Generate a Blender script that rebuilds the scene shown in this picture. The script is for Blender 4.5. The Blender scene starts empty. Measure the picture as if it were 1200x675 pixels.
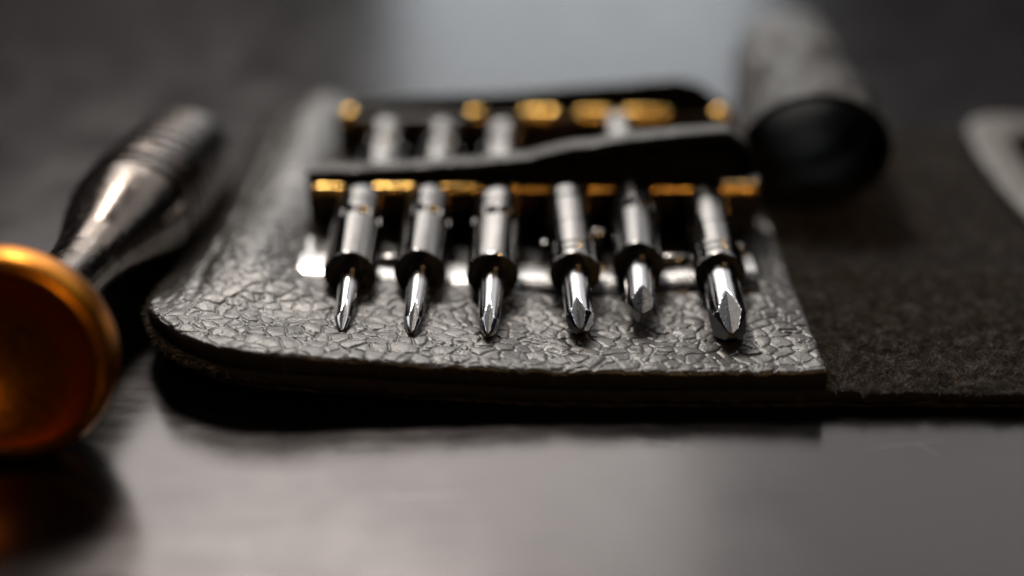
import bpy, math, random
import numpy as np
from mathutils import Matrix, Vector, noise as mnoise

# everything below is modelled in millimetres and stored in metres
MM = 0.001
rng = np.random.default_rng(7)
random.seed(7)
SC = bpy.context.scene
COL = SC.collection


# ------------------------------------------------------------------ helpers
def link(o, parent=None):
    COL.objects.link(o)
    if parent is not None:
        o.parent = parent
    return o


def mesh_obj(name, verts, faces, mat, parent=None, smooth=True, sharp=None, mats=None, fmat=None):
    me = bpy.data.meshes.new(name)
    v = np.asarray(verts, dtype=float) * MM
    me.from_pydata([tuple(p) for p in v], [], [tuple(f) for f in faces])
    me.update()
    for m in (mats or [mat]):
        me.materials.append(m)
    if fmat is not None:
        me.polygons.foreach_set('material_index', list(fmat))
    if smooth:
        me.polygons.foreach_set('use_smooth', [True] * len(me.polygons))
        if sharp is not None:
            me.set_sharp_from_angle(angle=math.radians(sharp))
    o = bpy.data.objects.new(name, me)
    return link(o, parent)


def empty(name, loc=(0, 0, 0), parent=None):
    o = bpy.data.objects.new(name, None)
    o.empty_display_size = 0.002
    o.location = Vector(loc) * MM
    return link(o, parent)


def tag(o, label, cat, group=None, kind=None):
    o['label'] = label
    o['category'] = cat
    if group:
        o['group'] = group
    if kind:
        o['kind'] = kind
    return o


def sm(a, b, x):
    if b < a:
        return 1.0 - sm(b, a, x)
    if a == b:
        return 0.0 if x < a else 1.0
    t = max(0.0, min(1.0, (x - a) / (b - a)))
    return t * t * (3 - 2 * t)


def tube_mesh(rings, cap0=True, cap1=True):
    """rings: list of equal-length lists of points -> verts, faces"""
    n = len(rings[0])
    v, f = [], []
    for r in rings:
        v += r
    for i in range(len(rings) - 1):
        a, b = i * n, (i + 1) * n
        for j in range(n):
            k = (j + 1) % n
            f.append((a + j, a + k, b + k, b + j))
    if cap0:
        f.append(tuple(range(n - 1, -1, -1)))
    if cap1:
        b = (len(rings) - 1) * n
        f.append(tuple(range(b, b + n)))
    return v, f


def lathe_y(profile, n=64, rfun=None, cap0=True, cap1=True):
    """profile: [(y, r)]; revolve round local Y. rfun(y, r, phi) can reshape"""
    rings = []
    for (y, r) in profile:
        ring = []
        for j in range(n):
            p = 2 * math.pi * j / n
            rr = rfun(y, r, p) if rfun else r
            ring.append((rr * math.cos(p), y, rr * math.sin(p)))
        rings.append(ring)
    return tube_mesh(rings, cap0, cap1)


def rounded_box(x0, x1, y0, y1, z0, z1, r, n=5):
    """box whose section (y,z) has rounded corners, swept along x with softened ends"""
    def sec(ins):
        pts = []
        ya, yb, za, zb = y0 + ins, y1 - ins, z0 + ins, z1 - ins
        rr = max(r - ins, 0.02)
        for (cy, cz, a0) in ((yb - rr, zb - rr, 0), (ya + rr, zb - rr, 90), (ya + rr, za + rr, 180), (yb - rr, za + rr, 270)):
            for i in range(n + 1):
                a = math.radians(a0 + 90 * i / n)
                pts.append((cy + rr * math.cos(a), cz + rr * math.sin(a)))
        return pts
    rings = []
    e = r * 0.6
    st = [(x0, e), (x0 + e * .3, e * .3), (x0 + e, 0), (x1 - e, 0), (x1 - e * .3, e * .3), (x1, e)]
    for (x, ins) in st:
        rings.append([(x, p[0], p[1]) for p in sec(ins)])
    return tube_mesh(rings)


# ------------------------------------------------------------------ materials
class NT:
    def __init__(s, name):
        s.m = bpy.data.materials.new(name)
        s.m.use_nodes = True
        s.t = s.m.node_tree
        s.b = s.t.nodes['Principled BSDF']

    def n(s, typ, **kw):
        nd = s.t.nodes.new(typ)
        for k, v in kw.items():
            if k in nd.inputs.keys():
                nd.inputs[k].default_value = v
            else:
                setattr(nd, k, v)
        return nd

    def l(s, a, ao, b, bi):
        s.t.links.new(a.outputs[ao], b.inputs[bi])

    def set(s, **kw):
        for k, v in kw.items():
            s.b.inputs[k.replace('_', ' ')].default_value = v

    def coords(s, scale=(1000, 1000, 1000), rot=(0, 0, 0)):
        tc = s.n('ShaderNodeTexCoord')
        mp = s.n('ShaderNodeMapping')
        mp.inputs['Scale'].default_value = scale
        mp.inputs['Rotation'].default_value = rot
        s.l(tc, 'Object', mp, 'Vector')
        return mp

    def ramp(s, src, out, a, b, c0, c1):
        r = s.n('ShaderNodeMapRange')
        r.inputs['From Min'].default_value = a
        r.inputs['From Max'].default_value = b
        r.inputs['To Min'].default_value = c0
        r.inputs['To Max'].default_value = c1
        s.l(src, out, r, 'Value')
        return r

    def mixc(s, fac, fo, c0, c1):
        m = s.n('ShaderNodeMix', data_type='RGBA')
        m.inputs['A'].default_value = (*c0, 1)
        m.inputs['B'].default_value = (*c1, 1)
        s.t.links.new(fac.outputs[fo], m.inputs['Factor'])
        s.t.links.new(m.outputs['Result'], s.b.inputs['Base Color'])
        return m


def leather_mat(name, cell=1.25, depth=0.2, base=(0.05, 0.046, 0.043), rough=0.44, stretch=1.0):
    t = NT(name)
    mp = t.coords()
    wn = t.n('ShaderNodeTexNoise', Scale=0.55, Detail=2.0)
    t.l(mp, 'Vector', wn, 'Vector')
    sub = t.n('ShaderNodeVectorMath', operation='SUBTRACT')
    sub.inputs[1].default_value = (0.5, 0.5, 0.5)
    t.l(wn, 'Color', sub, 0)
    scl = t.n('ShaderNodeVectorMath', operation='SCALE')
    scl.inputs['Scale'].default_value = 1.5
    t.l(sub, 'Vector', scl, 0)
    add = t.n('ShaderNodeVectorMath', operation='ADD')
    t.l(mp, 'Vector', add, 0)
    t.l(scl, 'Vector', add, 1)
    st = t.n('ShaderNodeVectorMath', operation='MULTIPLY')
    st.inputs[1].default_value = (1.0, stretch, 1.0)
    t.l(add, 'Vector', st, 0)
    # large pebbles, divided by creases
    v1 = t.n('ShaderNodeTexVoronoi', feature='DISTANCE_TO_EDGE', Scale=1.0 / cell, Randomness=1.0)
    t.l(st, 'Vector', v1, 'Vector')
    r1 = t.ramp(v1, 'Distance', 0.0, 0.30, 0.0, 1.0)
    r1.interpolation_type = 'SMOOTHSTEP'
    # smaller pebbles inside
    v2 = t.n('ShaderNodeTexVoronoi', feature='DISTANCE_TO_EDGE', Scale=2.3 / cell, Randomness=1.0)
    t.l(st, 'Vector', v2, 'Vector')
    r2 = t.ramp(v2, 'Distance', 0.0, 0.34, 0.0, 1.0)
    r2.interpolation_type = 'SMOOTHSTEP'
    n3 = t.n('ShaderNodeTexNoise', Scale=7.0, Detail=3.0, Roughness=0.6)
    t.l(mp, 'Vector', n3, 'Vector')
    nb = t.n('ShaderNodeTexNoise', Scale=0.45, Detail=2.0)
    t.l(mp, 'Vector', nb, 'Vector')
    # crease strength varies from place to place
    var = t.ramp(nb, 'Fac', 0.35, 0.65, 0.12, 0.5)
    m2 = t.n('ShaderNodeMath', operation='MULTIPLY')
    t.l(r2, 'Result', m2, 0)
    t.l(var, 'Result', m2, 1)
    a1 = t.n('ShaderNodeMath', operation='ADD')
    t.l(r1, 'Result', a1, 0)
    t.l(m2, 'Value', a1, 1)
    m3 = t.n('ShaderNodeMath', operation='MULTIPLY_ADD')
    m3.inputs[1].default_value = 0.28
    t.l(n3, 'Fac', m3, 0)
    t.l(a1, 'Value', m3, 2)
    bp = t.n('ShaderNodeBump', Strength=1.0, Distance=depth * MM)
    t.l(m3, 'Value', bp, 'Height')
    t.l(bp, 'Normal', t.b, 'Normal')
    t.set(Roughness=rough, Specular_IOR_Level=0.8)
    t.mixc(n3, 'Fac', tuple(c * 0.75 for c in base), tuple(c * 1.3 for c in base))
    rr = t.ramp(n3, 'Fac', 0.3, 0.7, rough - 0.06, rough + 0.1)
    t.l(rr, 'Result', t.b, 'Roughness')
    return t.m


def metal_mat(name, col, rough, scratch=0.0, axis=(1, 1, 1), var=0.08, wear=0.0, wearcol=(0.1, 0.1, 0.1)):
    t = NT(name)
    mp = t.coords(tuple(1000 * a for a in axis))
    n1 = t.n('ShaderNodeTexNoise', Scale=1.6, Detail=5.0, Roughness=0.65)
    t.l(mp, 'Vector', n1, 'Vector')
    rr = t.ramp(n1, 'Fac', 0.3, 0.7, max(0.03, rough - var), rough + var)
    t.l(rr, 'Result', t.b, 'Roughness')
    t.set(Metallic=1.0)
    t.b.inputs['Base Color'].default_value = (*col, 1)
    if scratch > 0:
        n2 = t.n('ShaderNodeTexNoise', Scale=9.0, Detail=3.0)
        t.l(mp, 'Vector', n2, 'Vector')
        bp = t.n('ShaderNodeBump', Strength=1.0, Distance=scratch * MM)
        t.l(n2, 'Fac', bp, 'Height')
        t.l(bp, 'Normal', t.b, 'Normal')
    if wear > 0:
        n4 = t.n('ShaderNodeTexNoise', Scale=0.9, Detail=6.0, Roughness=0.7)
        t.l(mp, 'Vector', n4, 'Vector')
        w = t.ramp(n4, 'Fac', 0.55, 0.7, 0.0, wear)
        t.mixc(w, 'Result', col, wearcol)
    return t.m


def plastic_mat(name, col, rough, bump=0.004):
    t = NT(name)
    mp = t.coords()
    n1 = t.n('ShaderNodeTexNoise', Scale=2.5, Detail=4.0)
    t.l(mp, 'Vector', n1, 'Vector')
    rr = t.ramp(n1, 'Fac', 0.3, 0.7, rough - 0.05, rough + 0.08)
    t.l(rr, 'Result', t.b, 'Roughness')
    t.mixc(n1, 'Fac', tuple(c * .8 for c in col), tuple(c * 1.25 for c in col))
    bp = t.n('ShaderNodeBump', Strength=1.0, Distance=bump * MM)
    t.l(n1, 'Fac', bp, 'Height')
    t.l(bp, 'Normal', t.b, 'Normal')
    return t.m


def suede_mat():
    t = NT('suede')
    mp = t.coords()
    n1 = t.n('ShaderNodeTexNoise', Scale=0.5, Detail=4.0, Roughness=0.7)
    n2 = t.n('ShaderNodeTexNoise', Scale=4.0, Detail=4.0, Roughness=0.7)
    t.l(mp, 'Vector', n1, 'Vector')
    t.l(mp, 'Vector', n2, 'Vector')
    t.mixc(n1, 'Fac', (0.012, 0.0105, 0.01), (0.03, 0.026, 0.0235))
    bp = t.n('ShaderNodeBump', Strength=1.0, Distance=0.25 * MM)
    t.l(n2, 'Fac', bp, 'Height')
    t.l(bp, 'Normal', t.b, 'Normal')
    t.set(Roughness=0.95, Specular_IOR_Level=0.15)
    return t.m


def fibre_mat():
    t = NT('suede_fibre')
    mp = t.coords()
    n1 = t.n('ShaderNodeTexNoise', Scale=1.1, Detail=3.0, Roughness=0.7)
    t.l(mp, 'Vector', n1, 'Vector')
    n1.inputs['Scale'].default_value = 5.0
    n5 = t.n('ShaderNodeTexNoise', Scale=1.1, Detail=3.0)
    t.l(mp, 'Vector', n5, 'Vector')
    ml = t.n('ShaderNodeMath', operation='MULTIPLY')
    t.l(n1, 'Fac', ml, 0)
    t.l(n5, 'Fac', ml, 1)
    r = t.ramp(ml, 'Value', 0.16, 0.42, 0.0, 1.0)
    t.mixc(r, 'Result', (0.017, 0.015, 0.014), (0.31, 0.28, 0.26))
    t.set(Roughness=0.7, Specular_IOR_Level=0.3)
    return t.m


def table_mat():
    t = NT('brushed_table_metal')
    mp = t.coords((30, 1000, 1000))
    brush = t.n('ShaderNodeTexNoise', Scale=2.2, Detail=5.0, Roughness=0.7)
    t.l(mp, 'Vector', brush, 'Vector')
    mp2 = t.coords((1000, 1000, 1000))
    blot = t.n('ShaderNodeTexNoise', Scale=0.13, Detail=4.0, Roughness=0.6)
    t.l(mp2, 'Vector', blot, 'Vector')
    mp3 = t.coords((200, 1000, 1000))
    grime = t.n('ShaderNodeTexNoise', Scale=0.5, Detail=5.0, Roughness=0.65)
    t.l(mp3, 'Vector', grime, 'Vector')
    mx = t.n('ShaderNodeMath', operation='MULTIPLY_ADD')
    mx.inputs[1].default_value = 0.6
    t.l(grime, 'Fac', mx, 0)
    t.l(blot, 'Fac', mx, 2)
    rr = t.ramp(mx, 'Value', 0.62, 0.98, 0.18, 0.26)
    t.l(rr, 'Result', t.b, 'Roughness')
    t.mixc(mx, 'Value', (0.037, 0.034, 0.0345), (0.072, 0.067, 0.0675))
    bp = t.n('ShaderNodeBump', Strength=1.0, Distance=0.008 * MM)
    t.l(brush, 'Fac', bp, 'Height')
    t.l(bp, 'Normal', t.b, 'Normal')
    t.set(Metallic=0.95)
    return t.m


M = {
    'leather': leather_mat('pebbled_leather'),
    'flap': leather_mat('flap_leather', cell=.3, depth=0.006, base=(0.024, 0.0203, 0.017), rough=0.4),
    'strap': leather_mat('strap_leather', cell=0.9, depth=0.12, rough=0.4, base=(.028, .025, .023)),
    'loop': leather_mat('loop_leather', cell=1.5, depth=0.3, rough=0.31, base=(.035, .031, .029)),
    'pale': leather_mat('pale_leather', cell=0.9, depth=0.08, base=(0.12, 0.11, 0.1), rough=0.5),
    'edge': plastic_mat('raw_leather_edge', (0.02, 0.016, 0.013), 0.85, 0.05),
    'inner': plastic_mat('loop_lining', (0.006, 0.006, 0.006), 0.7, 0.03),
    'under': plastic_mat('strap_underside', (0.006, 0.0055, 0.005), 0.8, 0.03),
    'suede': suede_mat(),
    'fibre': fibre_mat(),
    'chrome': metal_mat('bit_steel', (0.15, 0.145, 0.141), 0.17, scratch=0.005, axis=(1, .12, 1), var=0.08),
    'tip': metal_mat('tip_steel', (0.42, 0.42, 0.44), 0.14, scratch=0.004, axis=(1, .4, 1), var=0.06),
    'face': metal_mat('shaded_end_face', (0.10, 0.095, 0.09), 0.2),  # shade on the bits' front faces, put into a darker steel colour
    'flute': metal_mat('ground_flute_steel', (0.2, 0.195, 0.19), 0.32, scratch=0.03, axis=(1, .5, 1), var=0.1),
    'black': plastic_mat('black_plastic', (0.008, 0.008, 0.008), 0.3),
    'brass': metal_mat('glint_brass', (1.0, 0.63, 0.18), 0.2, scratch=0.02),
    'bar': plastic_mat('dark_brown_bar', (0.02, 0.011, 0.006), 0.3),
    'lip': metal_mat('polished_lip', (0.46, 0.455, 0.45), 0.2),
    'steel': metal_mat('handle_steel', (0.115, 0.095, 0.082), 0.22, scratch=0.002, axis=(1, .5, 1), wear=0.6, wearcol=(0.16, 0.15, 0.14)),
    'amber': metal_mat('amber_anodised', (0.55, 0.195, 0.014), 0.38, scratch=0.006),
    'table': table_mat(),
    'scratch': metal_mat('bare_scratch', (0.16, 0.155, 0.15), 0.3),
}

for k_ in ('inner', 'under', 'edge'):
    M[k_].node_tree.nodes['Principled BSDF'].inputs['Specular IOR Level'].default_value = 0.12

# ------------------------------------------------------------------ table
def build_table():
    n = 40
    xs = np.linspace(-1500, 1500, n)
    ys = np.linspace(-700, 2500, n)
    v = [(x, y, 0) for y in ys for x in xs]
    f = [(j * n + i, j * n + i + 1, (j + 1) * n + i + 1, (j + 1) * n + i) for j in range(n - 1) for i in range(n - 1)]
    o = mesh_obj('table_top', v, f, M['table'])
    tag(o, 'grey brushed metal table top under the tools', 'table', kind='structure')


build_table()


# a few fine scratches in the table finish, in front of the wallet
def build_scratches():
    t = bpy.data.objects['table_top']
    for (x0, y0, x1, y1, w) in ((24.6, -29.5, 31.2, -28.0, .09), (7.6, -27.6, 13.2, -29.2, .08), (28.6, -28.2, 30.0, -30.2, .1), (-9, -36, -2, -35.2, .06)):
        d = Vector((x1 - x0, y1 - y0, 0)).normalized()
        q = Vector((-d.y, d.x, 0)) * w / 2
        v = []
        for i in range(9):
            k = i / 8
            c = Vector((x0 + (x1 - x0) * k, y0 + (y1 - y0) * k + .25 * math.sin(k * 3), .004))
            e = q * (1 - abs(2 * k - 1) ** 3)
            v += [tuple(c - e), tuple(c + e)]
        f = [(2 * i, 2 * i + 2, 2 * i + 3, 2 * i + 1) for i in range(8)]
        mesh_obj('scratch', v, f, M['scratch'], t)


build_scratches()

# ------------------------------------------------------------------ wallet
def lift(x, y):
    """how far the whole wallet curls up off the table"""
    a = max(0.0, min(1.0, (4 - x) / 33.0)) ** 1.15
    h = 2.35 * a * (1 - 0.72 * sm(-12, 10, y))
    h += 0.35 * sm(6, 20, x) * sm(-21, -9, y) * (1 - sm(20, 26, x))
    return h


def pebble(x, y):
    """height of the leather grain: plump cells parted by creases of uneven depth"""
    p = Vector((x, y, 0.0))
    wx = mnoise.noise(p * .55) * .4 + mnoise.noise(p * 1.9 + Vector((3, 0, 0))) * .13
    wy = mnoise.noise(p * .55 + Vector((0, 9, 4))) * .4 + mnoise.noise(p * 1.9 + Vector((0, 5, 8))) * .13
    d, q = mnoise.voronoi(Vector(((x + wx) / 1.42, (y + wy) / 1.34, 0.5)), distance_metric='DISTANCE')
    e = d[1] - d[0]
    amp = .62 + .38 * mnoise.noise(p * .3 + Vector((7, 7, 1)))
    cell = math.sin(q[0].x * 91.7 + q[0].y * 47.3)
    h = .17 * sm(0, .125, e) * amp + .035 * sm(0, .9, e) + .012 * cell * sm(0, .3, e)
    d2, _ = mnoise.voronoi(Vector(((x + wx * .5) / .75, (y + wy * .5) / .7, 4.5)), distance_metric='DISTANCE')
    h += .075 * (sm(0, .15, d2[1] - d2[0]) - 1) * sm(0, .5, mnoise.noise(p * .38 + Vector((1, 2, 9))))
    return h - .12 + .006 * mnoise.noise(p * 6)


def flap_top(x, y):
    z = 3.1 + lift(x, y)
    hump = 1.7 * math.exp(-((x + 21.8) / 3.6) ** 2) * sm(-18, 0, y)
    outer = -2.0 * sm(-24.8, -29.5, x) * sm(-20, -6, y)
    crease = -0.4 * math.exp(-((x + 25.6 + .5 * mnoise.noise(Vector((y * .12, 4, 2)))) / 0.7) ** 2) * sm(-17, -9, y)
    w = pebble(x, y) + 0.36 * (mnoise.noise(Vector((x * .15, y * .15, 6.6)))) + 0.14 * (mnoise.noise(Vector((x * .25, y * .25, 3.1)))) + 0.07 * mnoise.noise(Vector((x * .8, y * .8, 9.2)))
    return z + hump + outer + crease + w


def left_edge(y, x0=-29.2, yc=-11.0, yf=-23.0, rx=11.5):
    """left outline with the rounded front corner"""
    if y >= yc:
        return x0
    t = min(1.0, (yc - y) / (yc - yf))
    return x0 + rx * (1 - math.sqrt(max(0.0, 1 - t ** 2.0)))


def sheet(name, yrows, xl, xr, ztop, zbot, mat, parent, step=0.4, rnd=0.35, edge_mat=None, sharp=None):
    offs = [0, .04, .1, .18, .28, .42]
    rows_t, rows_b = [], []
    width = max(xr(y) - xl(y) for y in yrows)
    nmid = int((width - 0.84) / step)
    y0, y1 = yrows[0], yrows[-1]
    for y in yrows:
        a, b = xl(y), xr(y)
        w = b - a
        xs = [a + o for o in offs] + [a + .42 + (w - .84) * (i + 1) / (nmid + 1) for i in range(nmid)] + [b - o for o in reversed(offs)]
        rt, rb = [], []
        for x in xs:
            d = min(x - a, b - x, y - y0, y1 - y)
            # distance to the rounded corner
            dd = max(0.0, min(1.0, d / rnd))
            drop = rnd * 0.8 * (1 - math.sqrt(max(0, 1 - (1 - dd) ** 2)))
            zt = ztop(x, y)
            zb = zbot(x, y)
            rt.append((x, y, zt - drop))
            rb.append((x, y, zb))
        rows_t.append(rt)
        rows_b.append(rb)
    n = len(rows_t[0])
    m = len(yrows)
    v = [p for r in rows_t for p in r] + [p for r in rows_b for p in r]
    B = n * m
    f, fm = [], []
    for j in range(m - 1):
        for i in range(n - 1):
            a = j * n + i
            f.append((a, a + 1, a + n + 1, a + n)); fm.append(0)
            f.append((B + a, B + a + n, B + a + n + 1, B + a + 1)); fm.append(1)
    for i in range(n - 1):
        f.append((i, B + i, B + i + 1, i + 1)); fm.append(1)
        a = (m - 1) * n + i
        f.append((a, a + 1, B + a + 1, B + a)); fm.append(1)
    for j in range(m - 1):
        a = j * n
        f.append((a, a + n, B + a + n, B + a)); fm.append(1)
        a = j * n + n - 1
        f.append((a, B + a, B + a + n, a + n)); fm.append(1)
    if edge_mat is None:
        return mesh_obj(name, v, f, mat, parent, sharp=sharp)
    return mesh_obj(name, v, f, None, parent, mats=[mat, edge_mat], fmat=fm, sharp=sharp)


def rows(y0, y1, yc, step):
    """rows bunched round the rounded front corner and the front edge"""
    out = []
    R = yc - y0
    k = 46
    for i in range(k + 1):
        out.append(yc - R * math.cos(math.pi / 2 * i / k))
    y = yc + step
    while y < y1 - 0.45:
        out.append(y)
        y += step
    out += [y1 - .42, y1 - .28, y1 - .18, y1 - .1, y1 - .04, y1]
    return out


wallet = tag(empty('tool_wallet', (0, 0, 0)), 'open black pebbled leather tool wallet with brown suede lining and raised bit holders', 'tool wallet')

wob = lambda x, k=0.0: 0.25 * mnoise.noise(Vector((x * .22, k, 0))) + 0.14 * mnoise.noise(Vector((x * .9, k, 5)))

# outer cover under everything, then the suede lining
def cover_left(y):
    return left_edge(y, -29.0, -11.0, -22.9, 11.3)


def sheet_front(name, yfront, zt, zb, mat, parent, xl, xr, step, edge_mat=None):
    o = sheet(name, rows(yfront, 43.0, -11.0, step), xl, xr, zt, zb, mat, parent, step=step, rnd=0.25, edge_mat=edge_mat)
    me = o.data
    for v in me.vertices:            # wavy cut front edge
        x, y = v.co.x / MM, v.co.y / MM
        if y < -14:
            v.co.y += (wob(x, yfront) * sm(-14, -22, y)) * MM
    return o


right = lambda y: 74.0
zwave = lambda x, y: 0.2 * mnoise.noise(Vector((x * .12, y * .12, 1.7))) + 0.16 * mnoise.noise(Vector((x * .5, y * .4, 4.7)))
lin_top = lambda x, y: 1.5 + lift(x, y) + (zwave(x, y) if x > 22 else 0)
cover = sheet_front('outer_cover', -22.9, lambda x, y: 0.62 + lift(x, y), lambda x, y: 0.03 + lift(x, y), M['leather'], wallet, cover_left, right, 0.9, M['edge'])
lining = sheet_front('suede_lining', -23.3, lin_top, lambda x, y: 0.64 + lift(x, y), M['suede'], wallet, lambda y: left_edge(y, -29.3, -11.0, -23.3, 11.5), right, 0.7)

flap_rows = rows(-23.0, -2.0, -11.0, 0.11)[:-6]
flap_rows = [a for i, a in enumerate(flap_rows) if i < 6 or a - flap_rows[i - 1] > 0.0]
fine_rows = []
for a, b in zip(flap_rows, flap_rows[1:]):
    k = max(1, math.ceil((b - a) / .11))
    fine_rows += [a + (b - a) * i / k for i in range(k)]
yy = flap_rows[-1]
while yy < 45.5:
    fine_rows.append(yy)
    yy += .12 + .26 * sm(-3, 10, yy)
flap_rows = fine_rows + [45.6, 45.75, 45.87, 45.95, 46.0]
flap_right = lambda y: 23.35 + 0.03 * (y + 23)
flap = sheet('bit_flap', flap_rows, lambda y: left_edge(y), flap_right, flap_top,
             lambda x, y: 1.56 + lift(x, y) + (0.9 * math.exp(-((x + 21.8) / 3.0) ** 2) * sm(-18, 0, y)), M['flap'], wallet, step=0.105, rnd=0.4, edge_mat=M['edge'])
for v in flap.data.vertices:
    x, y = v.co.x / MM, v.co.y / MM
    if y < -17:
        v.co.y += (0.8 * wob(x, 11.0)) * sm(-17, -22, y) * MM


# suede nap: short fibres standing on the lining
def build_nap():
    def field(n, x0, x1, y0, y1):
        p = np.empty((n, 2))
        p[:, 0] = rng.uniform(x0, x1, n)
        p[:, 1] = rng.uniform(y0, y1, n)
        return p
    pts = np.vstack([field(52000, 23.5, 46, -23.35, 0), field(14000, 46, 73.5, -23.35, 0), field(30000, 23.5, 73.5, 0, 42.8)])
    n = len(pts)
    z = np.array([lin_top(x, y) for x, y in pts]) - 0.03
    base = np.column_stack([pts, z])
    # follow the wavy front edge
    wy = np.array([wob(x, -23.3) * sm(-14, -22, y) if y < -14 else 0 for x, y in pts])
    base[:, 1] += wy
    # locks: neighbouring fibres lean the same way
    lean = np.array([[mnoise.noise(Vector((x * .7, y * .7, 0))), mnoise.noise(Vector((x * .7, y * .7, 7)))] for x, y in pts])
    L = rng.uniform(0.3, 1.1, n) * (0.7 + 0.5 * rng.random(n))
    far = (pts[:, 1] > 0) | (pts[:, 0] > 46)
    W = np.where(far, 0.05, 0.028) * rng.uniform(.7, 1.3, n)
    d = np.column_stack([lean * 1.9 + rng.normal(0, .55, (n, 2)), rng.uniform(.25, .9, n)])
    front = base[:, 1] < -22.9
    d[front, 1] -= 0.5
    # frayed rim of the lining at the curled corner and under the front edge
    m = 1500
    th = rng.uniform(0, 1, m)
    ye = -23.3 + 18 * th
    xe = np.array([left_edge(y, -29.3, -11.0, -23.3, 11.5) for y in ye])
    ze = np.array([lin_top(x, y) for x, y in zip(xe, ye)]) - rng.uniform(0.0, 0.8, m)
    eb = np.column_stack([xe + .05, ye + .05, ze])
    ed = np.column_stack([rng.normal(-.8, .5, m), rng.normal(-.35, .5, m), rng.normal(.1, .5, m)])
    base = np.vstack([base, eb])
    d = np.vstack([d, ed])
    L = np.concatenate([L, rng.uniform(.15, .75, m)])
    W = np.concatenate([W, np.full(m, .03)])
    n = len(base)
    d /= np.linalg.norm(d, axis=1)[:, None]
    side = np.cross(d, rng.normal(0, 1, (n, 3)))
    side /= np.linalg.norm(side, axis=1)[:, None]
    bend = rng.normal(0, .3, (n, 3))
    bend[:, 2] -= .25
    mid = base + d * (L * .55)[:, None]
    tip = mid + (d + bend) * (L * .45)[:, None]
    w = (side * W[:, None]) * .5
    V = np.stack([base - w, base + w, mid + w * .8, mid - w * .8, tip], axis=1).reshape(-1, 3) * MM
    k = np.arange(n)[:, None] * 5
    quads = (k + np.array([[0, 1, 2, 3]])).reshape(-1)
    tris = (k + np.array([[3, 2, 4]])).reshape(-1)
    me = bpy.data.meshes.new('suede_nap')
    me.vertices.add(n * 5)
    me.vertices.foreach_set('co', V.ravel())
    me.loops.add(n * 7)
    me.loops.foreach_set('vertex_index', np.concatenate([quads, tris]).astype(np.int32))
    me.polygons.add(n * 2)
    me.polygons.foreach_set('loop_start', np.concatenate([np.arange(n) * 4, n * 4 + np.arange(n) * 3]).astype(np.int32))
    me.polygons.foreach_set('loop_total', np.concatenate([np.full(n, 4), np.full(n, 3)]).astype(np.int32))
    me.update(calc_edges=True)
    me.validate()
    me.materials.append(M['fibre'])
    o = bpy.data.objects.new('suede_nap', me)
    o['kind'] = 'stuff'
    link(o, lining)


build_nap()

# ---- holders for the two rows of bits
BX = [-13.25, -7.58, -1.6, 5.17, 10.49, 17.02]


# brass pieces added for the gold glints between the bits: x from, x to, 1 = the white end glint
ROW1 = [(-17.7, -15.5, 0), (-12.3, -8.9, 0), (-6.2, -2.9, 0), (.3, 3.6, 0), (6.8, 9.9, 0), (12.7, 16.1, 0), (19.0, 22.0, 1), (19.0, 22.0, 0)]
ROW2 = [(-17.4, -17.2, 0), (-3.9, -3.6, 0), (1.6, 4.2, 0), (7.4, 9.8, 0), (12.4, 15.9, 0), (21.9, 22.2, 0)]


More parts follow.
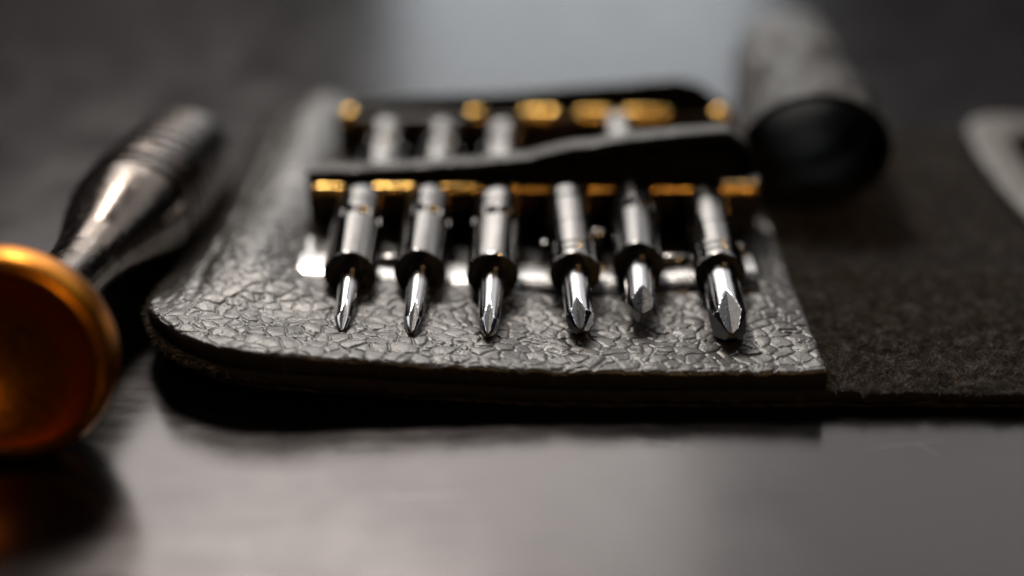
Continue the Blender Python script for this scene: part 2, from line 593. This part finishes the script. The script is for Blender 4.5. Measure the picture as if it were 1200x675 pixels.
def build_holder(yo, front):
    z0 = 3.0
    # floor, back wall, end cheek
    v, f = rounded_box(-18.3, 21.5, -7.2 + yo, 8.2 + yo, 2.4, 3.35, 0.2)
    h = mesh_obj('bit_holder', v, f, M['black'], wallet, sharp=40)
    v, f = rounded_box(-18.75, 22.6, 6.3 + yo, 8.0 + yo, 3.2, 7.5, 0.3)
    mesh_obj('back_wall', v, f, M['black'], h, sharp=40)
    v, f = rounded_box(-18.6, 22.4, 5.25 + yo, 6.35 + yo, 5.3, 7.5, 0.3)
    mesh_obj('bar', v, f, M['bar'], h, sharp=40)
    segs = ROW1 if front else ROW2
    for (a, b, m) in segs:
        rings = []
        rr = .56 if front else 1.0
        n = max(8, int((b - a + 2 * rr) / .12))
        for i in range(n + 1):
            x = a - rr + (b - a + 2 * rr) * i / n
            e = max(0.0, a - x, x - b) / rr
            q = rr * math.sqrt(max(.0016, 1 - e * e)) * (1 + .10 * mnoise.noise(Vector((x * 2.3, yo, m))))
            rings.append([(x, 5.2 + yo + (0 if front else .3) + q * math.cos(t * math.pi / 12), 7.42 + .75 * m + q * math.sin(t * math.pi / 12)) for t in range(24)])
        v, f = tube_mesh(rings)
        mesh_obj('glint_stud' if m else 'glint_rod', v, f, M['lip'] if m else M['brass'], h)
    if front:
        # bright front lip: plate whose front edge rolls down; follows the flap
        rings = []
        for i in range(61):
            x = -18.0 + i * (38.5 / 60)
            zc = 3.02 + 0.95 * sm(-4, -19, x) + 0.75 * sm(9, 20, x)
            y0 = -8.9 + 0.15 * math.sin(x * .5)
            ring = [(x, -3.6, zc - .1), (x, -3.6, zc + .85), (x, -6.2, zc + .85), (x, -7.0, zc + .78), (x, -7.8, zc + .58),
                    (x, -8.4, zc + .32), (x, y0, zc + .02), (x, y0 - .05, zc - .3), (x, -7.5, zc - .4)]
            rings.append(ring)
        v, f = tube_mesh(rings)
        mesh_obj('front_lip', v, f, M['lip'], h, sharp=50)
        # small end plate standing at the left end of the lip
        rings = []
        for i in range(13):
            t = i / 12
            y = -8.3 + 8.8 * t
            z = 4.12 + .55 * t + (.0 if t > .05 else -.12)
            xr = -15.5 - 1.7 * t ** .7
            rings.append([(-18.25, y, z - .5), (xr, y, z - .5), (xr, y, z - .12), (xr - .15, y, z), (-18.1, y, z), (-18.25, y, z - .12)])
        v, f = tube_mesh(rings)
        mesh_obj('end_plate', v, f, M['lip'], h, sharp=40)
        for (x, y, w, z) in ((-10.5, -4.4, 1.6, 4.95), (13.95, -4.4, 2.3, 5.0), (2.85, -2.2, 0.8, 5.4), (7.35, -2.0, 1.3, 6.4), (19.5, -3.2, 0.9, 5.5)):
            v, f = rounded_box(x - w / 2, x + w / 2, y - .6, y + .6, 3.3, z, 0.45)
            mesh_obj('prong', v, f, M['lip'], h, sharp=60)
    return h


build_holder(0, True)
build_holder(23.2, False)


# ---- leather straps arching over the holders
def build_strap(name, ctrl, y_front, y_back, slope, thick=1.2):
    """ctrl: [(x, z_top_at_front)]; sheet comes up behind the bar, over it, and ends at the front"""
    def ztop(x):
        if x <= ctrl[0][0]:
            return ctrl[0][1]
        for (a, za), (b, zb) in zip(ctrl, ctrl[1:]):
            if x <= b:
                t = (x - a) / (b - a)
                t = t * t * (3 - 2 * t) * .5 + t * .5
                return za + (zb - za) * t
        return ctrl[-1][1]
    xs = np.linspace(ctrl[0][0], ctrl[-1][0], 120)
    rings = []
    for x in xs:
        z = ztop(x) + 0.06 * mnoise.noise(Vector((x * .6, y_front, 0)))
        r = (y_back - y_front)
        out = [(y_front, z), (y_front + .12, z + .13), (y_front + .35, z + .18)]
        for i in range(1, 8):
            t = i / 7
            out.append((y_front + .35 + (r - 1.3) * t, z + .18 + slope * t))
        zz = out[-1][1]
        for i in range(1, 6):
            a = math.pi / 2 * i / 5
            out.append((y_back - .95 + .95 * math.sin(a), zz - .95 * (1 - math.cos(a))))
        out.append((y_back, 3.6 + (zz - 3.6) * .4))
        out.append((y_back + .1, 2.6))
        inn = [(y_back - thick, 2.6), (y_back - thick, zz - 1.6), (y_back - thick - .5, zz - thick), (y_front + .5, z + .1 - thick * .95), (y_front + .1, z - thick * .9), (y_front, z - thick * .75)]
        rings.append([(x, p[0], p[1]) for p in out + inn])
    v, f = tube_mesh(rings)
    no, n = len(out), len(out) + len(inn)
    fm = [1 if (len(q) == 4 and (q[0] % n >= no - 1 or q[1] % n >= no - 1 or q[1] % n == 0)) else 0 for q in f]
    return mesh_obj(name, v, f, None, wallet, sharp=50, mats=[M['strap'], M['under']], fmat=fm)


build_strap('strap', [(-18.7, 8.75), (-15, 8.80), (-9.6, 9.10), (-3.6, 9.46), (.5, 9.91), (6.1, 11.12), (12.3, 11.98), (16.5, 12.38), (19.5, 12.54), (21.3, 11.43), (22.6, 8.19)], 6.2, 9.2, -.05)
build_strap('strap', [(-17.0, 8.40), (-10, 8.91), (0, 9.31), (8, 10.03), (13, 10.39), (17.2, 10.80), (19.5, 10.39), (23.0, 8.05), (24.2, 5.91)], 31.0, 34.2, -.6)


# ---- the leather loop that carries the handle
def build_loop():
    N, K = 72, 46
    P0, P1 = Vector((29.4, 14.8, 8.05)), Vector((32.9, 52.0, 8.0))
    outer, inner = [], []
    for i in range(K + 1):
        t = i / K
        c = P0.lerp(P1, t)
        a = 7.6 - 0.9 * t - 0.5 * math.sin(t * math.pi)
        b = 5.95 + .1 * t
        ro, ri = [], []
        e = 0.25 * (1 - min(1, i / 2)) + 0.25 * (1 - min(1, (K - i) / 2))
        for j in range(N):
            p = 2 * math.pi * j / N
            dent = 0.85 * mnoise.noise(Vector((math.cos(p) * 1.3, math.sin(p) * 1.3, t * 5))) * sm(0, .15, t)
            if math.sin(p) > 0:
                dent -= 1.1 * math.exp(-((t - .62) / .1) ** 2 - ((p - 2.0) / .28) ** 2)
            dx, dz = math.cos(p), math.sin(p)
            ro.append((c.x + (a + dent - e) * dx, c.y, c.z + (b + dent - e) * dz))
            ri.append((c.x + (a + dent - 1.05 + e) * dx, c.y, c.z + (b + dent - 1.05 + e) * dz))
        outer.append(ro)
        inner.append(ri)
    rings = outer + inner[::-1]
    rings.append(outer[0])
    v, f = tube_mesh(rings[:-1], False, False)
    n = N
    last = (len(rings) - 2) * n
    for j in range(n):
        k = (j + 1) % n
        f.append((last + j, last + k, k, j))
    fm = []
    half = (K) * n
    for q in f:
        fm.append(1 if min(q) >= half or max(q) >= (len(rings) - 2) * n + n - 1 else 0)
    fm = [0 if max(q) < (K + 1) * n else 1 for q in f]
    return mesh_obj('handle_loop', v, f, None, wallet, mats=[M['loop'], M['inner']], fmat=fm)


build_loop()


# ---- pale leather edge strap lying on the lining far right
def build_pale():
    path = [(84, 40.0), (70, 39.6), (60, 39.2), (56, 38.4), (53.6, 36.0), (52.6, 32), (52.2, 26), (51.8, 18), (51.6, 8)]
    pts = []
    for i in range(len(path) - 1):
        p0 = path[max(i - 1, 0)]; p1 = path[i]; p2 = path[i + 1]; p3 = path[min(i + 2, len(path) - 1)]
        for k in range(10):
            t = k / 10
            pts.append(tuple(0.5 * (2 * p1[c] + (p2[c] - p0[c]) * t + (2 * p0[c] - 5 * p1[c] + 4 * p2[c] - p3[c]) * t * t + (3 * p1[c] - p0[c] - 3 * p2[c] + p3[c]) * t ** 3) for c in range(2)))
    pts.append(path[-1])
    rings = []
    for i, p in enumerate(pts):
        q0, q1 = pts[max(i - 1, 0)], pts[min(i + 1, len(pts) - 1)]
        d = Vector((q1[0] - q0[0], q1[1] - q0[1], 0)).normalized()
        s = Vector((d.y, -d.x, 0))
        w = 4.4 - 2.2 * sm(22, 50, i)
        z = 2.2 + 1.2 * math.exp(-((i - 35) / 18) ** 2)
        prof = []
        for k in range(16):
            a = 2 * math.pi * k / 16
            cx, cz = math.cos(a), math.sin(a)
            prof.append((w * math.copysign(abs(cx) ** .6, cx), .75 * math.copysign(abs(cz) ** .7, cz)))
        rings.append([(p[0] + s.x * u, p[1] + s.y * u, z + h) for u, h in prof])
    v, f = tube_mesh(rings)
    o = mesh_obj('edge_strap', v, f, M['pale'], wallet)
    o['label'] = 'pale grey leather strap lying on the suede'


build_pale()


# ------------------------------------------------------------------ screwdriver bits
def flute_fun(R, L, nfl, phi0, web, beta, k):
    """radius of a fluted driver tip; s is the distance from the tip end"""
    def rf(y, r, p):
        s = y + L
        w = web + beta * s
        step = 2 * math.pi / nfl
        d = (p - phi0 + step / 2) % step - step / 2
        den = math.cos(d) - k * abs(math.sin(d))
        if den <= 0.02:
            return r
        return min(r, w / den)
    return rf


def blade_mesh(L, r0, r1, tip_r, cone, nfl, phi0, web, beta, k, n=192):
    prof = [(-L, tip_r * .55), (-L + .06, tip_r * .85)]
    m = 70
    for i in range(m + 1):
        s = .14 + (L - .14) * i / m
        if s < cone:
            t = s / cone
            r = tip_r + (r1 - tip_r) * t ** .85
        else:
            r = r1 + (r0 - r1) * (s - cone) / (L - cone)
        if L - s < .5:
            r += .12 * (1 - (L - s) / .5) ** 3
        prof.append((-L + s, r))
    prof.append((0.3, r0 + .12))
    return lathe_y(prof, n, flute_fun(None, L, nfl, phi0, web, beta, k))


def rmax(s, L, spec):
    r0, r1, tip_r, cone = spec[:4]
    if s < cone:
        return tip_r + (r1 - tip_r) * max(0, s / cone) ** .85
    return r1 + (r0 - r1) * (s - cone) / (L - cone)


def shank_mesh(kind, L):
    n = 96
    if kind == 'hex':
        prof = [(0, 0.55), (0.015, 1.55), (.05, 1.87), (.1, 1.93), (.2, 1.955), (.9, 1.96), (1.3, 1.96), (3, 1.97), (7.3, 1.97), (7.5, 1.96), (8.3, 1.95), (8.45, 1.93),
                (8.6, 1.9), (10, 1.9), (L - 2.4, 1.9), (L - 1.7, 1.72), (L - 1.0, 1.4), (L - .5, 1.1), (L - .2, .85), (L, .3)]

        def rf(y, r, p):
            ap = 1.97 - .06 * sm(7.6, 8.8, y)
            step = math.pi / 3
            d = (p - math.pi / 2 + step / 2) % step - step / 2
            k = .3 * sm(0, .06, y)
            q = min(r, k * ap / math.cos(d) + (1 - k) * r)
            # three milled notches across the top of the shank, and one ring behind them
            if 7.0 < y < 8.6:
                for c in (52, 88, 126):
                    da = abs(math.degrees(p) - c)
                    q -= .42 * sm(15, 9, da) * sm(7.05, 7.3, y) * sm(8.55, 8.3, y) if da < 15 else 0
            q -= .10 * sm(9.6, 9.75, y) * sm(10.15, 10.0, y)
            return q
    else:
        prof = [(0, 0.6), (0.015, 1.5), (.05, 1.79), (.1, 1.84), (.2, 1.87), (1.0, 1.87), (1.06, 1.8), (1.3, 1.8), (1.36, 1.87), (2.0, 1.87), (2.06, 1.8), (2.3, 1.8), (2.36, 1.88), (6, 1.88),
                (6.1, 1.84), (10.5, 1.8), (10.6, 1.7), (10.9, 1.7), (11, 1.8), (L - 1.8, 1.78), (L - 1.1, 1.62), (L - .6, 1.35), (L - .25, 1.0), (L, .3)]

        def rf(y, r, p):
            # two shallow milled flats on the flanks
            if 3.2 < y < 7.8:
                for c in (math.pi * .86, math.pi * .14):
                    d = abs((p - c + math.pi) % (2 * math.pi) - math.pi)
                    if d < 1.0:
                        r = min(r, 1.88 / math.cos(d))
            return r
    prof = [(y, r * 1.13) for (y, r) in prof]
    # refine the profile along the axis so the hexagon fades in smoothly
    fine = []
    for (a, b) in zip(prof, prof[1:]):
        k = max(1, int((b[0] - a[0]) / .12))
        for i in range(k):
            t = i / k
            fine.append((a[0] + (b[0] - a[0]) * t, a[1] + (b[1] - a[1]) * t))
    fine.append(prof[-1])
    return lathe_y(fine, n, rf)


# face point, tip point, kind and label of each bit of the front row
FRONT = [
    ((-13.25, -9.84, 5.25), (-13.1, -18.22, 4.05), 'hex', (.88, .70, .24, 1.5, 4, math.radians(80), .14, .17, .75), 'leftmost bit of the front row, thinnest fine cross tip'),
    ((-7.58, -9.3, 5.2), (-7.72, -18.38, 4.0), 'hex', (.92, .75, .26, 1.5, 4, math.radians(82), .15, .17, .75), 'fine cross tip bit standing second from the left in the front row'),
    ((-1.6, -9.84, 5.2), (-1.83, -18.69, 4.0), 'hex', (1.0, .84, .28, 1.5, 4, math.radians(92), .17, .19, .75), 'narrow cross tip bit standing third from the left in the front row'),
    ((5.17, -9.66, 5.2), (5.32, -17.91, 4.05), 'round', (1.12, 1.16, .42, 1.4, 4, math.radians(100), .15, .30, .75), 'medium cross tip bit, smooth round shank, fourth from the left in front'),
    ((10.49, -7.81, 5.25), (10.18, -15.51, 4.35), 'hex', (1.12, 1.2, .75, .7, 3, math.radians(84), .1, .42, .45), 'bit with short three winged tip ending behind its neighbours in the front row'),
    ((17.02, -9.84, 5.2), (16.81, -18.84, 4.05), 'round', (1.36, 1.56, .62, 1.7, 4, math.radians(94), .2, .285, .65), 'rightmost and thickest bit of the front row, wide cross tip'),
]
BACK_LABEL = 'blurred steel bit lying in the back row behind the leather strap'


def frame_from(face, tip):
    y = (Vector(face) - Vector(tip)).normalized()
    x = y.cross(Vector((0, 0, 1))).normalized()
    z = x.cross(y).normalized()
    m = Matrix((x, y, z)).transposed().to_4x4()
    m.translation = Vector(face) * MM
    return m


def make_bit(face, tip, kind, spec, label, group, roll=0):
    L = (Vector(face) - Vector(tip)).length
    root = empty('screwdriver_bit', (0, 0, 0))
    root.matrix_world = frame_from(face, tip)
    tag(root, label, 'screwdriver bit', group)
    v, f = shank_mesh(kind, 14.3)
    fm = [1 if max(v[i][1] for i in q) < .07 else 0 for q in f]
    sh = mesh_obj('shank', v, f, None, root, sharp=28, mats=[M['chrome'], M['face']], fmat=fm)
    sh.rotation_euler = (0, math.radians(roll), 0)
    v, f = blade_mesh(L, *spec)
    fm = []
    for q in f:
        if len(q) == 4:
            y = sum(v[i][1] for i in q) / 4
            rr = sum(math.hypot(v[i][0], v[i][2]) for i in q) / 4
            fm.append(1 if rr < rmax(y + L, L, spec) - .05 else 0)
        else:
            fm.append(1)
    mesh_obj('blade', v, f, None, root, sharp=24, mats=[M['tip'], M['flute']], fmat=fm)
    return root


ROLL = (17, 21, -14, 0, 24, 8)
front = [make_bit(f, t, k, s, l, 'screwdriver bits of the front row', r) for (f, t, k, s, l), r in zip(FRONT, ROLL)]
back_labels = [
    'blurred steel bit at the left end of the back row',
    'blurred steel bit second from the left in the back row',
    'blurred steel bit third from the left in the back row',
    'blurred steel bit fourth from left in back row, peeking over the front strap',
]
for i, (x, src) in enumerate(((-12.9, 0), (-7.5, 1), (-1.3, 2), (11.2, 3))):
    s = front[src]
    c = s.copy()
    COL.objects.link(c)
    c['label'] = back_labels[i]
    c['group'] = 'screwdriver bits of the back row'
    m = s.matrix_world.copy() if False else frame_from(FRONT[src][0], FRONT[src][1])
    m.translation = Vector((x, 13.4 + (.4, .2, 0, 0)[i], 4.5 + (0, 0, 0, .6)[i])) * MM
    c.matrix_world = m
    for ch in s.children:
        d = ch.copy()
        COL.objects.link(d)
        d.parent = c


# ------------------------------------------------------------------ screwdriver handle on the left
def build_handle():
    X, y0 = -34.7, -31.0
    root = empty('screwdriver', (X, y0, 7.6))
    # tilt: cap is bigger than the grip, so the axis drops towards the back
    ang = math.atan2(2.2, 46)
    root.rotation_euler = (-ang, 0, math.radians(-1.4))
    tag(root, 'dark steel screwdriver with amber end cap lying beside the wallet', 'screwdriver')
    body = [(6.2, 2.85), (8, 2.75), (13, 2.75), (16, 2.75), (19, 2.87), (22, 3.25), (25, 3.9), (28, 4.6), (30.5, 5.1), (32, 5.32), (32.2, 5.34)]
    fine = []
    for (a, b) in zip(body, body[1:]):
        for i in range(6):
            t = i / 6
            fine.append((a[0] + (b[0] - a[0]) * t, a[1] + (b[1] - a[1]) * t))
    y = 32.2
    prof = fine
    for r in (5.38, 5.46, 5.5, 5.5, 5.46, 5.38, 5.25, 5.05, 4.8):
        prof += [(y, r), (y + .06, r - .4), (y + .45, r - .6), (y + .9, r - .4), (y + .96, r), (y + 1.55, r + .08), (y + 2.4, r)]
        y += 2.46
    prof += [(y + .15, 4.65), (y + .7, 4.35), (y + 1.3, 3.7), (y + 1.8, 2.9), (y + 2.1, 1.9), (y + 2.2, .3)]
    v, f = lathe_y(prof, 80, cap0=False)
    mesh_obj('grip', v, f, M['steel'], root, sharp=45)
    v, f = lathe_y([(3.6, 3.0), (3.7, 6.2), (4.1, 6.6), (4.9, 6.6), (5.3, 6.2), (5.9, 4.6), (6.3, 3.4), (6.9, 3.0)], 80)
    mesh_obj('collar', v, f, M['steel'], root, sharp=45)
    # amber swivel cap with dished front
    pr = [(3.4, .05), (3.3, 1.4), (2.95, 2.8), (2.3, 4.1), (1.5, 5.2), (.75, 5.95), (.12, 6.4), (0, 6.75), (.1, 7.05), (.4, 7.35), (.9, 7.55), (1.6, 7.6), (2.6, 7.55), (3.1, 7.3), (3.5, 6.7), (3.65, 5.5), (3.6, 2.5)]
    fine = []
    for i in range(len(pr) - 1):
        p0 = pr[max(i - 1, 0)]; p1 = pr[i]; p2 = pr[i + 1]; p3 = pr[min(i + 2, len(pr) - 1)]
        for k in range(4):
            t = k / 4
            fine.append(tuple(0.5 * (2 * p1[c] + (p2[c] - p0[c]) * t + (2 * p0[c] - 5 * p1[c] + 4 * p2[c] - p3[c]) * t * t + (3 * p1[c] - p0[c] - 3 * p2[c] + p3[c]) * t ** 3) for c in range(2)))
    fine.append(pr[-1])
    v, f = lathe_y(fine, 96)
    mesh_obj('end_cap', v, f, M['amber'], root, sharp=60)


build_handle()

# ------------------------------------------------------------------ light
def area(name, loc, target, sx, sy, power, col):
    d = bpy.data.lights.new(name, 'AREA')
    d.shape = 'RECTANGLE'
    d.size, d.size_y = sx, sy
    d.energy = power
    d.color = col
    o = bpy.data.objects.new(name, d)
    o.location = loc
    o.rotation_euler = (Vector(target) - Vector(loc)).to_track_quat('-Z', 'Y').to_euler()
    link(o)
    return o


def polar(az, el, dist):
    a, e = math.radians(az), math.radians(el)
    return (dist * math.sin(a) * math.cos(e), dist * math.cos(a) * math.cos(e), dist * math.sin(e))


area('key_lamp', polar(-13, 48, .8), (0, 0, 0), .13, .13, 4.0, (1.0, .91, .82))
area('window_light', polar(3.0, 14, 1.6), (0, 0, 0), .43, .42, .73, (.88, .95, 1.0))
area('soft_panel', polar(-8, 32, 1.2), (0, 0, 0), .6, .34, 2.55, (1.0, .955, .91))
area('side_fill', polar(20, 33, 1.2), (0, 0, 0), .5, .4, .8, (1.0, .97, .94))  # unseen fill, added to lift the table's right foreground
area('left_fill', polar(-52, 40, 1.0), (0, 0, 0), .3, .5, 1.0, (1.0, .95, .9))  # unseen fill, added to brighten the left flanks of the bits
area('right_fill', polar(46, 42, 1.0), (0, 0, 0), .24, .5, .6, (.9, .95, 1.0))  # the same added fill for the right flanks, also out of view
area('warm_lamp', (.17, -.42, .30), (0, 0, 0), .03, .03, .42, (1.0, .6, .25))

w = bpy.data.worlds.new('World')
SC.world = w
w.use_nodes = True
w.node_tree.nodes['Background'].inputs['Color'].default_value = (1.0, .75, .95, 1)
w.node_tree.nodes['Background'].inputs['Strength'].default_value = 0.008

# ------------------------------------------------------------------ camera
th = math.radians(23)
H = 50.4
cam = bpy.data.cameras.new('Camera')
co = bpy.data.objects.new('Camera', cam)
link(co)
co.location = (0, -H / math.tan(th) * MM, H * MM)
co.rotation_euler = (math.pi / 2 - th, 0, 0)
cam.sensor_width = 36
cam.lens = 36 * 1690 / 1200
cam.clip_start = .005
cam.clip_end = 20
cam.dof.use_dof = True
cam.dof.focus_distance = 110.5 * MM
cam.dof.aperture_fstop = cam.lens / 6.3
SC.camera = co

SC.render.resolution_x, SC.render.resolution_y = 1024, 576
SC.render.engine = 'CYCLES'
SC.cycles.use_denoising = True
SC.cycles.max_bounces = 8
SC.cycles.sample_clamp_indirect = 8
SC.view_settings.view_transform = 'Standard'
SC.view_settings.look = 'None'
SC.view_settings.exposure = 0
SC.view_settings.gamma = 1
